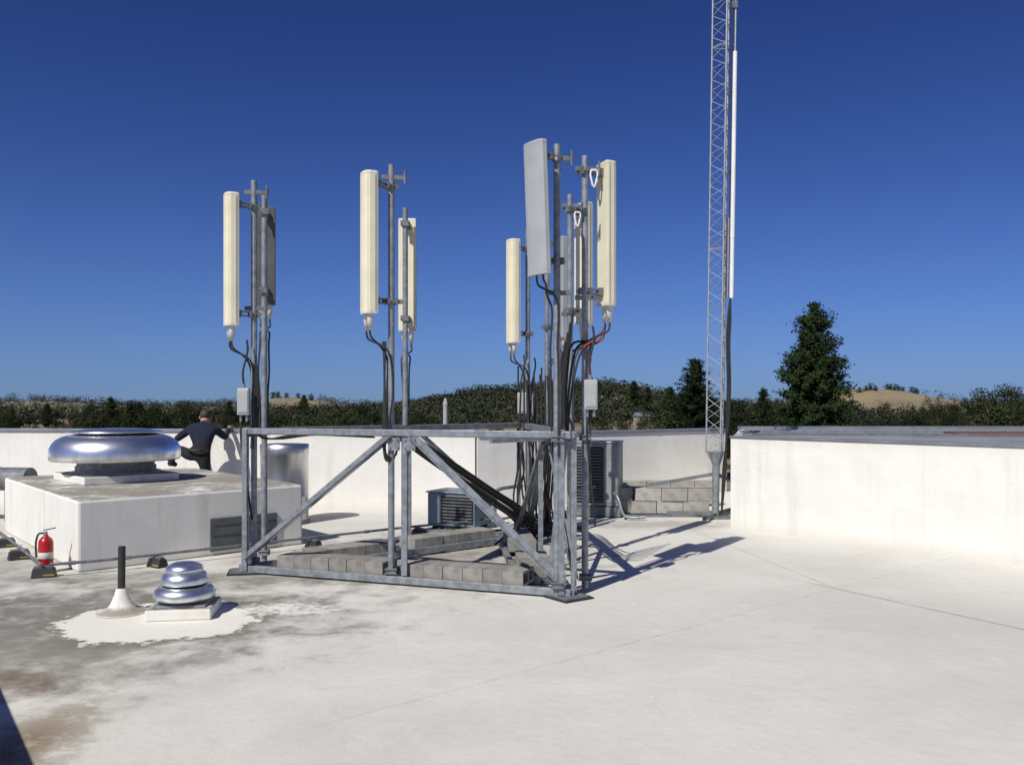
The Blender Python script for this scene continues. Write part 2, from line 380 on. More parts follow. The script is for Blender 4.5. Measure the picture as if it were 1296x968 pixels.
# ------------------------------------------------------------------ rooftop box with big fan
P0=Vector((-4.39,8.78,0)); A_=Vector((1.84,1.82,0)); B_=Vector((-2.4,2.85,0)); P1=P0+A_; P2=P1+B_; P3=P0+B_
th=thing('rooftop_curb_box',P0,'large weathered white membrane covered box carrying a roof fan','roof box')
o=part(MB().prism([tuple(p[:2]) for p in(P0,P1,P2,P3)],0,.73),'box_body',CURB,th,bev=.03)
d=A_.normalized(); n=Vector((d.y,-d.x,0))
mb=MB(); a=P0+A_*.54+n*.012; b=P0+A_*.86+n*.012
mb.beam((a.x,a.y,.235),(b.x,b.y,.235),.024,.37); part(mb,'access_panel',PANELG,th,bev=.004,label='dark grey sheet metal access panel')
for k in range(3):
    z_=.12+.115*k; a2=a+n*.014+d*.03; b2=b+n*.014-d*.03; part(MB().beam((a2.x,a2.y,z_),(b2.x,b2.y,z_),.010,.010),'panel_rib',PANELG,th)
fc=Vector((-5.1,11.2,.73))
th=thing('exhaust_fan',fc,'large domed spun aluminium exhaust fan on the white box','exhaust fan')
Rb=Matrix.Rotation(math.radians(44),3,'Z')
mb=MB().box(fc+Vector((0,0,.05)),(1.16,1.16,.1),Rb); part(mb,'curb',CURB,th,bev=.015)
part(MB().lathe(fc,[(.54,.1),(.54,.12),(.48,.13),(.48,.19),(.46,.20),(.46,.30)],48),'neck',GALV,th)
zf=lambda z_:.262+(z_-.205)*.87
part(MB().lathe(fc,[(r,zf(q)) for r,q in((.45,.25),(.62,.222),(.735,.206),(.762,.209),(.775,.222),(.782,.275),(.780,.335),(.768,.40),(.742,.455),(.70,.508),(.64,.548),(.57,.572),(.50,.585))],72),'bowl',ALU,th)
part(MB().lathe(fc,[(.42,.585),(.42,.625)],48),'dark_gap',DARK,th)
part(MB().lathe(fc,[(.38,.618),(.555,.612),(.565,.616),(.565,.628),(.555,.634),(.43,.648),(.42,.655),(.25,.664),(0.001,.668)],64),'top_cap',ALU,th)
for k in range(8):
    t=k*math.pi/4; part(MB().box(fc+Vector((.445*math.cos(t),.445*math.sin(t),.602)),(.03,.03,.03),Matrix.Rotation(t,3,'Z')),'cap_bracket',GALVD,th)
vc=Vector((-2.66,7.06,0))
th=thing('roof_vent',vc,'small tiered spun aluminium roof vent on a square curb','roof vent')
Rv=Matrix.Rotation(math.radians(8),3,'Z')
part(MB().box(vc+Vector((0,0,.045)),(.50,.46,.09),Rv),'curb',CURB,th,bev=.012)
part(MB().box(vc+Vector((0,0,.10)),(.40,.38,.018),Rv),'base_flange',GALV,th,bev=.003)
part(MB().lathe(vc,[(.165,.105),(.15,.13),(.15,.16)],40),'neck',GALVD,th)
part(MB().lathe(vc,[(.15,.142),(.225,.138),(.238,.145),(.242,.18),(.232,.205),(.205,.23),(.17,.24)],56),'lower_bowl',ALU,th)
part(MB().lathe(vc,[(.145,.235),(.145,.262)],40),'dark_gap',DARK,th)
part(MB().lathe(vc,[(.14,.258),(.178,.254),(.186,.26),(.183,.30),(.165,.335),(.135,.348)],56),'upper_bowl',ALU,th)
part(MB().lathe(vc,[(.125,.348),(.146,.350),(.148,.375),(.13,.40),(.085,.42),(.001,.428)],48),'top_cap',ALU,th)
pc=Vector((-3.2,7.12,0))
th=thing('plumbing_vent_pipe',pc,'thin black vent pipe in a white conical roof flashing','vent pipe')
part(MB().lathe(pc,[(.20,.004),(.19,.016),(.12,.03),(.085,.07),(.055,.14),(.042,.19),(.036,.2)],32),'flashing_cone',CURB,th)
part(MB().cyl(pc+Vector((0,0,.1)),pc+Vector((.004,0,.54)),.029,.029,16,True),'pipe',RUB,th)
sc=Vector((-3.27,12.5,0))
th=thing('stainless_duct',sc,'upright stainless steel duct cylinder behind the white box','duct')
part(MB().lathe(sc,[(.335,0),(.335,.38),(.341,.385),(.341,.40),(.335,.405),(.335,.98),(.342,.985),(.342,1.13),(.33,1.135),(.001,1.15)],48),'shell',STAIN,th)
part(MB().lathe(sc,[(.36,0),(.36,.05),(.335,.055)],40),'base_ring',GALVD,th)
th=thing('metal_duct',(-8.2,12.7,0),'dull grey round metal duct lying on short stands','duct')
part(MB().cyl((-9.6,12.9,.62),(-6.98,12.6,.62),.17,.17,24),'duct_tube',GALVD,th)
for x in(-9.2,-8.3,-7.5): part(MB().cyl((x-.02,12.9-(x+9.6)*.115,.62),(x+.02,12.9-(x+9.6)*.115,.62),.182,.182,24),'duct_band',GALV,th)
for x in(-9.0,-7.3): part(MB().box((x,12.75,.23),(.06,.4,.44)),'stand',GALVD,th)
fe=Vector((-4.72,8.80,0))
th=thing('fire_extinguisher',fe,'red fire extinguisher standing upright on the roof','fire extinguisher')
part(MB().lathe(fe,[(.001,.003),(.066,.003),(.07,.012),(.07,.30),(.062,.335),(.04,.36),(.024,.372),(.022,.385)],24),'cylinder_body',RED,th)
part(MB().lathe(fe,[(.0705,.15),(.0712,.151),(.0712,.21),(.0705,.211)],24),'paper_label',CREAMW,th)
part(MB().cyl(fe+Vector((0,0,.38)),fe+Vector((0,0,.415)),.018),'valve',GALV,th)
part(MB().beam(fe+Vector((-.02,0,.43)),fe+Vector((.10,0,.455)),.02,.01),'handle',RUB,th)
part(MB().tube([fe+Vector(p) for p in((-.02,0,.4),(-.07,-.01,.39),(-.09,-.02,.3),(-.085,-.02,.16))],.01),'hose',RUB,th)
def pipe(pts,label):
    th=thing('gas_pipe',pts[0],label,'pipe')
    part(MB().tube(pts,.015,10,0),'pipe_run',GALVD,th)
    for p,q in zip(pts[:-1],pts[1:]):
        p,q=Vector(p),Vector(q); m=(p+q)/2; dd=(q-p).normalized(); part(MB().cyl(m-dd*.03,m+dd*.03,.021),'coupling',GALVD,th)
PZ=.128
pipe([(-7.6,12.3,PZ),(-6.1,10.45,PZ),(-4.62,8.53,PZ)],'thin weathered steel pipe beside the white box')
pipe([(-4.55,8.55,PZ),(-4.2,8.75,PZ),(-3.7,9.15,PZ),(-2.3,10.35,PZ),(-1.3,11.2,PZ),(.1,12.2,PZ),(.9,12.9,PZ)],'thin weathered steel pipe running across the roof')
blk=None
for (x,y,r) in((-6.05,10.38,38),(-5.42,9.56,38),(-4.62,8.58,20),(-3.72,9.12,-35),(-2.35,10.3,-45),(-1.2,11.25,-45),(-6.9,11.4,38)):
    rr=math.radians(r)
    if blk is None:
        blk=thing('pipe_support_block',(x,y,0),'black rubber pipe support block with yellow reflective strip','pipe support','rubber blocks under the pipes'); blk.rotation_euler=(0,0,rr)
        mb=MB(); vs=[(-.11,-.065,0),(.11,-.065,0),(.11,.065,0),(-.11,.065,0),(-.097,-.04,.09),(.097,-.04,.09),(.097,.04,.09),(-.097,.04,.09)]
        mb.add(vs,[(0,3,2,1),(4,5,6,7),(0,1,5,4),(1,2,6,5),(2,3,7,6),(3,0,4,7)]); part(mb,'block',RUB,blk,True,.006)
        mb=MB(); mb.add([(.0,-.0600,.022),(.10,-.0600,.022),(.098,-.0570,.032),(.0,-.0570,.032)],[(0,1,2,3)]); part(mb,'reflective_strip',YEL,blk,True)
        mb=MB(); mb.box((0,0,.101),(.17,.04,.021)); part(mb,'strut_channel',GALVD,blk,True)
    else: copything(blk,(x,y,0),(0,0,rr))
# ------------------------------------------------------------------ antenna frame
L=Vector((-2.75,8.80,0)); R=Vector((.52,7.62,0)); K=Vector((.17,11.35,0))
poles={'L1':(-2.63,8.86),'L2':(-2.65,9.3),'M1':(-1.15,8.28),'M2':(-1.24,10.1),'R1':(.395,7.63),'R2':(.67,7.98),'RK':(.63,9.45),'K1':(.205,11.3),'K2':(.46,11.45)}
fr=thing('antenna_support_frame',(L+R+K)/3,'triangular galvanised steel ballast frame with nine antenna poles','antenna frame')
def z(p,h): return Vector((p[0],p[1],h))
for k,(x,y) in poles.items():
    part(MB().cyl((x,y,.02),(x,y,3.98),.031,.031,16),'pole',GALV,fr)
    for h in(.12,1.40): part(MB().box((x,y,h),(.10,.10,.05)),'pole_clamp',GALVD,fr)
    for h in(.10,.14,1.38,1.42): part(MB().cyl((x-.06,y-.056,h),(x+.06,y-.056,h),.006,.006,6),'clamp_bolt',GALVD,fr)
cen=(L+R+K)/3
def side(a,b,inn=.40):
    d=(b-a).normalized(); n=Vector((-d.y,d.x,0))
    if n.dot(cen-a)<0: n=-n
    part(MB().beam(z(a,.05),z(b,.05),.06,.065),'bottom_beam',GALV,fr,bev=.004)
    i0=a+n*inn+d*.42; i1=b+n*inn-d*.42
    part(MB().beam(z(i0,.055),z(i1,.055),.05,.07),'inner_beam',GALV,fr,bev=.004)
    part(MB().beam(z(a,1.435),z(b,1.435),.07,.06),'top_beam',GALV,fr,bev=.004)
    part(MB().angle(z(a+n*.06,1.40),z(b+n*.06,1.40),.06),'top_angle',GALVD,fr)
    m=(a+b)/2+d*.1
    part(MB().beam(z(m+n*.02,.09),z(m+n*.02,1.405),.055,.055),'middle_post',GALV,fr,bev=.004)
    part(MB().angle(z(a+d*.1-n*.02,.15),z(m-d*.1-n*.02,1.40),.06),'brace',GALV,fr)
    part(MB().angle(z(m+d*.08-n*.02,1.40),z(b-d*.12-n*.02,.15),.06),'brace',GALV,fr)
    for c,h in((a+d*.1,.17),(m-d*.08,1.33),(m+d*.08,1.33),(b-d*.1,.17)):
        part(MB().beam(z(c-d*.06-n*.035,h),z(c+d*.06-n*.035,h),.008,.12),'gusset_plate',GALV,fr)
        for u,v_ in((-.04,-.035),(.04,-.035),(-.04,.035),(.04,.035)):
            q=z(c+d*u,h+v_); part(MB().cyl(q-n*.052,q-n*.036,.010,.010,6),'hex_bolt',GALVD,fr)
    s=.6
    Ls=(b-a).length
    while s<Ls-.5:
        c=a+d*s; part(MB().beam(z(c+n*.03,.04),z(c+n*(inn-.02),.04),.04,.03),'tray_crossbar',GALVD,fr); s+=.55
    return d,n
dLR,nLR=side(L,R); dLK,nLK=side(L,K); dRK,nRK=side(R,K)
for c in(L,R,K):
    v=(cen-c).normalized()
    for s_ in(-1,1):
        q=c+v*.05+Vector((-v.y,v.x,0))*.07*s_
        part(MB().beam(z(q,.03),z(q,1.46),.05,.05),'corner_post',GALV,fr,bev=.004)
    q=c+v*.04
    ang=math.atan2(v.y,v.x)
    part(MB().box((q.x,q.y,.007),(.32,.32,.014),Matrix.Rotation(ang,3,'Z')),'rubber_foot_pad',RUB,fr)
    part(MB().box((q.x,q.y,.021),(.28,.28,.011),Matrix.Rotation(ang,3,'Z')),'base_plate',GALVD,fr)
part(MB().beam((.33,7.72,.15),(.48,7.72,1.4),.045,.045),'corner_strut',GALV,fr)
part(MB().beam((.60,8.35,.12),(.52,7.85,1.38),.045,.045),'corner_strut',GALV,fr)
part(MB().beam((.05,10.6,.12),(.35,9.3,1.38),.045,.045),'corner_strut',GALVD,fr)
part(MB().beam((-.12,7.95,.1),(.52,8.6,.1),.05,.06),'tie_beam',GALV,fr)
part(MB().beam((-2.2,8.75,.1),(-2.35,9.1,.1),.05,.06),'tie_beam',GALV,fr)
part(MB().beam((-.2,8.1,1.36),(.5,8.8,1.36),.04,.04),'tie_beam',GALV,fr)
# ------------------------------------------------------------------ concrete blocks
BZ=.066
def blockmesh(hollow,Y=.155,Z=BZ):
    mb=MB(); X=.098
    if not hollow: return mb.box((0,0,0),(2*X,2*Y,2*Z))
    ys=[-Y,-Y+.03,-.016,.016,Y-.03,Y]; zs=[-Z,-Z+.025,Z-.025,Z]
    solid=lambda i,j: not(i in(1,3) and j==1)
    for i in range(5):
        for j in range(3):
            y0,y1,z0,z1=ys[i],ys[i+1],zs[j],zs[j+1]
            if solid(i,j):
                for x,o in((-X,1),(X,0)):
                    q=[(x,y0,z0),(x,y1,z0),(x,y1,z1),(x,y0,z1)]
                    mb.add(q if not o else q[::-1],[(0,1,2,3)])
            else:
                c=[(y0,z0),(y1,z0),(y1,z1),(y0,z1)]
                for k in range(4):
                    (a,b),(c2,d2)=c[k],c[(k+1)%4]
                    mb.add([(-X,a,b),(X,a,b),(X,c2,d2),(-X,c2,d2)],[(0,1,2,3)])
    mb.add([(-X,-Y,-Z),(X,-Y,-Z),(X,-Y,Z),(-X,-Y,Z)],[(0,1,2,3)]); mb.add([(-X,Y,-Z),(X,Y,-Z),(X,Y,Z),(-X,Y,Z)],[(3,2,1,0)])
    mb.add([(-X,-Y,-Z),(X,-Y,-Z),(X,Y,-Z),(-X,Y,-Z)],[(3,2,1,0)]); mb.add([(-X,-Y,Z),(X,-Y,Z),(X,Y,Z),(-X,Y,Z)],[(0,1,2,3)])
    return mb
def concm(i,g0):
    g=g0+.07*(i/3); return simple('concrete_block_grey_%d'%i,(g*1.10,g*1.05,g*.95),(g*.80,g*.76,g*.68),.95,0,9,.6,60)
CMm=[concm(i,.23) for i in range(4)]; CMl=[concm(i,.33) for i in range(4)]
CM=[blockmesh(False).mesh('concrete_block',m) for m in CMm]; CMH=[blockmesh(True).mesh('concrete_block',m) for m in CMm]; CML=[blockmesh(False,.195,.095).mesh('concrete_block',m) for m in CMl]
def block(p,rot,h=.16,label='grey concrete ballast block on the steel frame tray',grp='ballast blocks on the antenna frame',pool=None,jit=.012):
    o=bpy.data.objects.new('concrete_block',random.choice(pool or CM)); o.location=(p[0],p[1],h); o.rotation_euler=(0,0,rot+random.uniform(-jit,jit)); COL.objects.link(o)
    bevel(o,.006)
    tag(o,label,'concrete block',grp)
def row(a,d,n,s0,cnt,inn=.205,endh=False,lay=1):
    ang=math.atan2(d.y,d.x)
    for l in range(lay):
        for k in range(cnt):
            c=a+d*(s0+k*.1985)+n*(inn+random.uniform(-.005,.005)); block(c,ang,.058+BZ+l*.133,pool=CMH if endh and k==cnt-1 else CM)
row(L,dLR,nLR,.50,6); row(L,dLR,nLR,1.92,6,endh=True)
row(L,dLK,nLK,.75,5); row(L,dLK,nLK,1.98,6)
row(R,dRK,nRK,.72,4,endh=True); row(R,dRK,nRK,2.2,5)
# ------------------------------------------------------------------ panel antennas
def mkant(mat,label,H=1.32,W=1.0,Dp=1.0,capmat=None,conn=True):
    th=thing('panel_antenna',(0,0,0),label,'antenna','panel antennas on the roof frame')
    pts=[(-.10,0),(.10,0),(.105,.02),(.10,.078),(.086,.106),(.05,.122),(0,.127),(-.05,.122),(-.086,.106),(-.10,.078),(-.105,.02)]
    pts=[(x*W,y*Dp) for x,y in pts]
    cy=.06*Dp
    n=len(pts); mb=MB(); vs=[]
    for s,zz in((.97,.0),(1,.012),(1,H-.02),(.985,H-.006),(.93,H)):
        for x,y in pts: vs.append((x*s,(y-cy)*s+cy,zz))
    fs=[(j*n+i,j*n+(i+1)%n,(j+1)*n+(i+1)%n,(j+1)*n+i) for j in range(4) for i in range(n)]
    mb.add(vs,fs,False); mb.add(vs[-n:],[tuple(range(n))]); mb.add(vs[:n],[tuple(range(n))[::-1]])
    part(mb,'radome',mat,th,True)
    capm=capmat or (mat if mat is not CREAM else CREAMW)
    part(MB().prism([(x*1.02,(y-cy)*1.02+cy) for x,y in pts],-.010,.014),'end_cap',capm,th,True)
    part(MB().prism([(x*1.012,(y-cy)*1.012+cy) for x,y in pts],H-.03,H-.018),'cap_seam',capm,th,True)
    for s in(-1,1):
        part(MB().beam((s*.1065*W,.03*Dp,.02),(s*.1065*W,.03*Dp,H-.04),.004,.007),'edge_seam',GREYBOX,th,True)
        if conn:
            mb=MB().lathe((s*.045,cy,0),[(.001,-.165),(.016,-.165),(.018,-.125),(.026,-.122),(.029,-.05),(.029,-.008)],14)
            part(mb,'connector',CREAMW,th,True)
    for h in(.12,H-.10):
        part(MB().box((0,-.02,h),(.09,.04,.07)),'bracket_plate',GALVD,th,True)
        for dz in(.02,-.02): part(MB().box((0,-.07,h+dz),(.05,.10,.012)),'bracket_arm',GALVD,th,True)
        for yy in(-.13,-.21): part(MB().box((0,yy,h),(.10,.02,.06)),'clamp_jaw',GALVD,th,True)
        for s in(-1,1): part(MB().cyl((s*.042,-.115,h),(s*.042,-.24,h),.006,.006,6),'clamp_bolt',GALVD,th,True)
    return th
cr=mkant(CREAM,'tall cream panel antenna clamped to a steel pole')
gr=mkant(GREYP,'wide flat panel antenna near a pole top, its shade painted as light grey',1.13,1.30,.62,None,False)
gr2=mkant(GREYP,'light grey panel antenna on the far corner pole',1.32)
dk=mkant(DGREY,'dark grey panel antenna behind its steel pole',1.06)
ants={'L1':(cr,(-.87,-.5),2.5,0),'M1':(cr,(-.87,-.5),2.56,0),'R1':(gr,(-.80,-.60),2.83,-2.5),
 'L2':(dk,(-.22,.97),2.80,0),'M2':(cr,(0,1),2.58,0),'K1':(cr,(-.85,-.5),2.5,0),
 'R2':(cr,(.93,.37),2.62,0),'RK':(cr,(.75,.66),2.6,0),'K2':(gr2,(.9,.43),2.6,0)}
used=set()
def jumper(pts,r=.011,mat=RUB,label='black antenna jumper cable hanging down a steel pole',g='antenna cables'):
    o=single(MB().tube(pts,r),'antenna_cable',mat,pts[-1],label,'cable',g)
for k,(proto,f,h,tilt) in ants.items():
    f=Vector((*f,0)).normalized(); px,py=poles[k]
    loc=Vector((px,py,h))+f*.17
    rot=(math.radians(tilt),0,math.atan2(-f.x,f.y))
    if id(proto) in used: t=copything(proto,loc,rot)
    else: proto.location=loc; proto.rotation_euler=rot; used.add(id(proto)); t=proto
    sd=Vector((-f.y,f.x,0))
    for s in(-1,1):
        Mx=Matrix.Translation(loc)@Matrix.Rotation(rot[2],4,'Z')@Matrix.Rotation(rot[0],4,'X')
        c=Mx@(Vector((s*.045,.02,-.0)) if proto is gr else Vector((s*.045,.06,-.15)))
        p=Vector((px,py,0))
        q=p+sd*(.045*s)+f*.02
        bz=1.5 if k in('M1','M2','L2') else 1.35
        jumper([c,c+Vector((0,0,-.05)),c+Vector((0,0,-.10))-f*.03,q+f*.06+Vector((0,0,c.z-.17)),q+Vector((0,0,c.z-.30)),q+Vector((random.uniform(-.02,.02),0,c.z-.6)),q+Vector((random.uniform(-.02,.02),0,c.z-.85)),q+Vector((0,0,bz-.1))],.010)
for k,h in(('R2',3.78),('RK',3.72)):
    px,py=poles[k]; pts=[]
    for i in range(26):
        t=i/25*2*math.pi*2.2; r=.05+.01*math.sin(3*t); pts.append((px+.08+r*math.cos(t)*.6,py-.04+.004*i*.3,h+r*1.5*math.sin(t)))
    single(MB().tube(pts,.009,6,2),'coiled_cable',WHITEP,(px+.05,py,h-.1),'coiled white cable tied beside a pole top','cable')
for k in('R1','R2','RK','L1','M1'):
    px,py=poles[k]
    for h,e in((3.86,.14),(2.68,.12)): part(MB().beam((px-.09,py-.02,h),(px+e,py+.02,h),.03,.04),'pole_arm',GALVD,fr)
    part(MB().cyl((px+.13,py,3.80),(px+.13,py,3.93),.012),'arm_bolt',GALVD,fr)
for i,(x,y,zc) in enumerate(((-2.69,8.72,1.73),(.71,7.84,1.79),(.13,11.15,1.72),(.28,11.5,1.70))):
    if i==0:
        amp=thing('amplifier_box',(x,y,zc-.15),'small grey amplifier box strapped to a pole','amplifier box','amplifier boxes on the poles')
        part(MB().box((0,0,.15),(.12,.075,.27)),'case',GREYBOX,amp,True,.01)
        part(MB().box((0,-.04,.15),(.10,.008,.22)),'lid',GREYBOX,amp,True,.003)
        for q in((-.03,-.05,.02),(.03,-.05,.02),(0,.28,.33)): part(MB().cyl((q[0],0,q[1]),(q[0],0,q[2]),.013),'connector',GALV,amp,True)
    else: copything(amp,(x,y,zc-.15))
    jumper([(x,y,zc+.17),(x-.01,y,zc+.3),(x+.03,y+.02,zc+.5),(x+.02,y+.03,zc+.62)])
    jumper([(x-.03,y,zc-.2),(x-.03,y+.01,zc-.4),(x+.0,y+.05,zc-.7),(x+.05,y+.1,zc-1.2)])
for k in range(3):
    jumper([(.86,8.05,2.42-.02*k),(.80,8.0,2.28),(.66-.05*k,7.9,2.22+.02*k),(.58-.04*k,7.82,2.05),(.52-.02*k,7.8,1.7),(.5,7.85,1.4)])
jumper([(.86,8.05,2.42),(.82,8.0,2.29),(.72,7.93,2.27),(.62,7.88,2.20)],.009,REDT,'short red marked jumper cable below an antenna')
jumper([(.72,7.92,2.12),(.70,7.9,2.0),(.73,7.88,1.93)],.009,REDT,'short red marked jumper cable below an antenna')
for i in range(14):
    col,rw=i%5,i//5
    ox=.030*col-.06; oz=.030*rw
    sg=random.uniform(-.012,.012)
    pts=[]
    for (x,y,zz,kk) in((-1.02,8.45,1.40,.6),(-.95,8.62,1.30,.8),(-.62,9.35,.98,1.0),(-.30,10.0,.68,1.1),(.02,10.6,.40,1.2),(.22,11.05,.17,1.3),(.45,11.6,.06,1.3)):
        pts.append((x+ox*kk*1.1,y-ox*kk*.5,zz+oz*kk*1.0+ox*.5*kk+sg))
    jumper(pts,.0125,label='thick black coaxial cable sloping down inside the frame',g='trunk coaxial cables')
for i in range(3):
    x,y=poles['M1']; jumper([(x-.05-.01*i,y-.03,2.3),(x-.06,y-.03,1.9),(x-.04-.015*i,y-.04,1.5),(x-.05,y-.05,1.25-.03*i),(x+.03,y+.0,1.2),(x+.06,y+.08,1.35)])
    x,y=poles['L1']; jumper([(x+.03,y-.04,2.2),(x+.02+.02*i,y-.04,1.7),(x+.05,y-.04,1.42),(x+.14+.04*i,y+.02,1.35),(x+.5+.1*i,y-.12,1.40),(x+1.3,y-.45,1.385)],.009)
for i in range(14):
    x=.08+.034*i; y=11.1+random.uniform(-.2,.25)
    jumper([(x,y,1.9+random.uniform(-.1,.3)),(x+random.uniform(-.03,.03),y,1.4),(x+random.uniform(-.06,.06),y-.03,.9),(x+random.uniform(-.07,.07),y,.45),(x+.1,y+.15,.08),(x+.5,y+.6,.03)],.013,label='thick black coaxial cable dropping to the roof',g='trunk coaxial cables')
for i in range(7):
    x=.42+.03*i; y=8.0+.1*i
    jumper([(x,y,2.0+.1*i),(x-.06,y+.1,1.75),(x+random.uniform(-.05,.02),y+.2,1.45),(x-.05,y+.7,1.33),(x-.08,y+1.8,1.2),(.32+.03*i,10.8,.75),(.36+.02*i,11.1,.3),(.5,11.7,.05+.01*i)],.012,label='thick black coaxial cable sagging along the frame',g='trunk coaxial cables')
for i in range(6):
    a=.12*i
    jumper([(-.2+.1*i,10.2+.1*i,.06),(.0+a*.3,10.5+.1*i,.17+.02*i),(.15+a,10.9,.12),(.35-a*.3,11.3+.06*i,.20),(.1,11.6,.05),(-.25+.1*i,11.5-.06*i,.04)],.013,label='slack black coaxial cable coiled on the roof inside the frame',g='trunk coaxial cables')
# ------------------------------------------------------------------ AC units
def louvre(c,wd,h,dirx,cnt,th,name='grille_slat'):
    for i in range(cnt):
        zz=c.z-h/2+h*(i+.5)/cnt; p=Vector((c.x,c.y,zz)); part(MB().beam(p-dirx*wd/2,p+dirx*wd/2,.014,.012),name,GALVD,th)
ac=Vector((1.30,13.42,0)); Rz=Matrix.Rotation(math.radians(-14),3,'Z')
th=thing('condenser_unit',ac,'upright grey air conditioning condenser unit on a curb','air conditioner')
dx=Rz@Vector((1,0,0)); dy=Rz@Vector((0,1,0))
part(MB().box(ac+Vector((0,0,.09)),(.82,.62,.14),Rz),'base_rail',GALVD,th)
part(MB().box(ac+Vector((0,0,.64)),(.76,.56,.95),Rz),'housing',ACG,th,bev=.02)
part(MB().box(ac-dy*.284-dx*.10+Vector((0,0,.64)),(.50,.012,.84),Rz),'coil_grille',DARK,th)
louvre(ac-dy*.295-dx*.10+Vector((0,0,.64)),.48,.82,dx,18,th)
part(MB().box(ac-dy*.284+dx*.265+Vector((0,0,.64)),(.19,.012,.84),Rz),'service_panel',ACG,th,bev=.004)
part(MB().box(ac+Vector((0,0,1.13)),(.78,.58,.03),Rz),'top_cover',GALV,th,bev=.006)
part(MB().tube([ac+dx*.3-dy*.3+Vector((0,0,.4)),ac+dx*.40-dy*.45+Vector((0,0,.3)),ac+dx*.5-dy*.5+Vector((0,0,.06)),ac+dx*.8-dy*.5+Vector((0,0,.05))],.022),'conduit',GALV,th)
cb=Vector((-.72,12.05,0)); Rz=Matrix.Rotation(math.radians(-24),3,'Z'); dx=Rz@Vector((1,0,0)); dy=Rz@Vector((0,1,0))
th=thing('equipment_cabinet',cb,'low blue grey equipment cabinet with dark side grille','equipment cabinet')
part(MB().box(cb+Vector((0,0,.27)),(.72,.55,.44),Rz),'housing',BLUEG,th,bev=.012)
part(MB().box(cb+Vector((0,0,.505)),(.76,.59,.02),Rz),'lid',GALV,th,bev=.004)
part(MB().box(cb+Vector((0,0,.025)),(.6,.5,.045),Rz),'base_skid',DARK,th)
part(MB().box(cb-dy*.28+dx*.10+Vector((0,0,.27)),(.48,.012,.36),Rz),'grille',DARK,th)
louvre(cb-dy*.292+dx*.10+Vector((0,0,.27)),.46,.34,dx,8,th)
for i,(x,y) in enumerate(((-.25,12.7),(.85,12.6))):
    single(MB().tube([(x,y,.02),(x,y,.35),(x+.05,y+.08,.45),(x+.25,y+.3,.47),(x+.4,y+.5,.47)],.028,10),'conduit_pipe',GALVD,(x,y,0),'bent steel conduit rising from the roof','pipe','bent conduits on the roof')
# ------------------------------------------------------------------ mast
mx,my=3.06,13.08
LEAN=math.tan(math.radians(.85))
def mp(a,h,r): return Vector((mx+r*math.cos(a)+h*LEAN,my+r*math.sin(a),h))
ms=thing('lattice_mast',(mx,my,0),'tall slender galvanised lattice mast with tapered base','lattice mast')
AN=[math.radians(a) for a in(-80,40,160)]; RR=.150; ZT=9.6; ZB=1.0
for a in AN:
    part(MB().cyl(mp(a,ZB,RR),mp(a,ZT,RR),.0135,.0135,8),'mast_leg',GALVB,ms)
    part(MB().cyl(mp(a,.80,.03),mp(a,ZB,RR),.014,.014,8),'taper_rod',GALVB,ms)
mb=MB(); zz=ZB; st=.16; flip=0
while zz<ZT-.1:
    for i in range(3):
        a,b=AN[i],AN[(i+1)%3]
        mb.cyl(mp(a if flip else b,zz,RR),mp(b if flip else a,zz+st,RR),.0052,.0052,5,False)
    if abs((zz-ZB)%3.0)<.1:
        for i in range(3): mb.cyl(mp(AN[i],zz,RR),mp(AN[(i+1)%3],zz,RR),.009,.009,5,False)
    zz+=st; flip^=1
part(mb,'zigzag_bracing',GALVB,ms)
part(MB().prism([tuple(mp(a,1,RR+.02)[:2]) for a in AN],ZB-.012,ZB),'base_cap_plate',GALV,ms)
part(MB().cyl((mx,my,.02),mp(0,.84,0),.055,.055,16),'base_pipe',GALV,ms)
part(MB().cyl(mp(0,.80,0),mp(0,.99,0),.06,.12,16),'taper_cone',GALV,ms)
part(MB().box((mx,my,.02),(.4,.4,.025)),'foot_plate',GALVD,ms)
for a in(165,60):
    a=math.radians(a); e=Vector((mx+1.05*math.cos(a),my+1.05*math.sin(a)*.8,0))
    part(MB().beam((mx,my,.66),z(e,.46),.04,.05),'base_brace',GALVD,ms)
    part(MB().beam((mx,my,.06),z(e,.06),.05,.05),'base_leg',GALVD,ms)
part(MB().beam((mx,my,.06),(mx-.3,my-.6,.06),.05,.05),'base_leg',GALVD,ms)
def side_pt(h,o=.19): return Vector((mx+o+h*LEAN,my-.02,h))
om=thing('whip_antenna',side_pt(3.2),'long white fibreglass whip antenna on the lattice mast','antenna')
part(MB().cyl(side_pt(4.2),side_pt(7.0),.036,.032,12),'tube',WHITEP,om)
part(MB().cyl(side_pt(3.30),side_pt(4.22),.033,.033,12),'metal_sleeve',WHITEP,om)
part(MB().cyl(side_pt(3.30,.12),side_pt(4.5,.12),.022,.022,12),'support_tube',GALVB,om)
for h in(3.4,4.1,5.2,6.4): part(MB().beam(mp(AN[1],h,RR),side_pt(h),.03,.03),'standoff_bracket',GALVD,om)
om2=thing('slim_antenna',side_pt(6.8,.20),'slim pale antenna rod beside the lattice mast','antenna')
part(MB().cyl(side_pt(6.95,.19),side_pt(9.0,.19),.014),'rod',GALVB,om2)
part(MB().box(side_pt(7.70,.17),(.08,.06,.10)),'clamp',GALVD,om2)
for i in range(3):
    jumper([side_pt(3.3,.17),side_pt(3.0,.14+.02*i),side_pt(2.6,.13+.02*i),side_pt(2.0,.15+.02*i),side_pt(1.5,.14+.02*i),side_pt(1.1,.14),side_pt(.7,.10+.02*i),side_pt(.1,.09)],.014,label='black coaxial cable running down the lattice mast',g='mast cables')
jumper([side_pt(9.3,.14),side_pt(8,.145),side_pt(6.9,.14),side_pt(5,.145),side_pt(3.3,.14)],.010,label='black coaxial cable running down the lattice mast',g='mast cables')
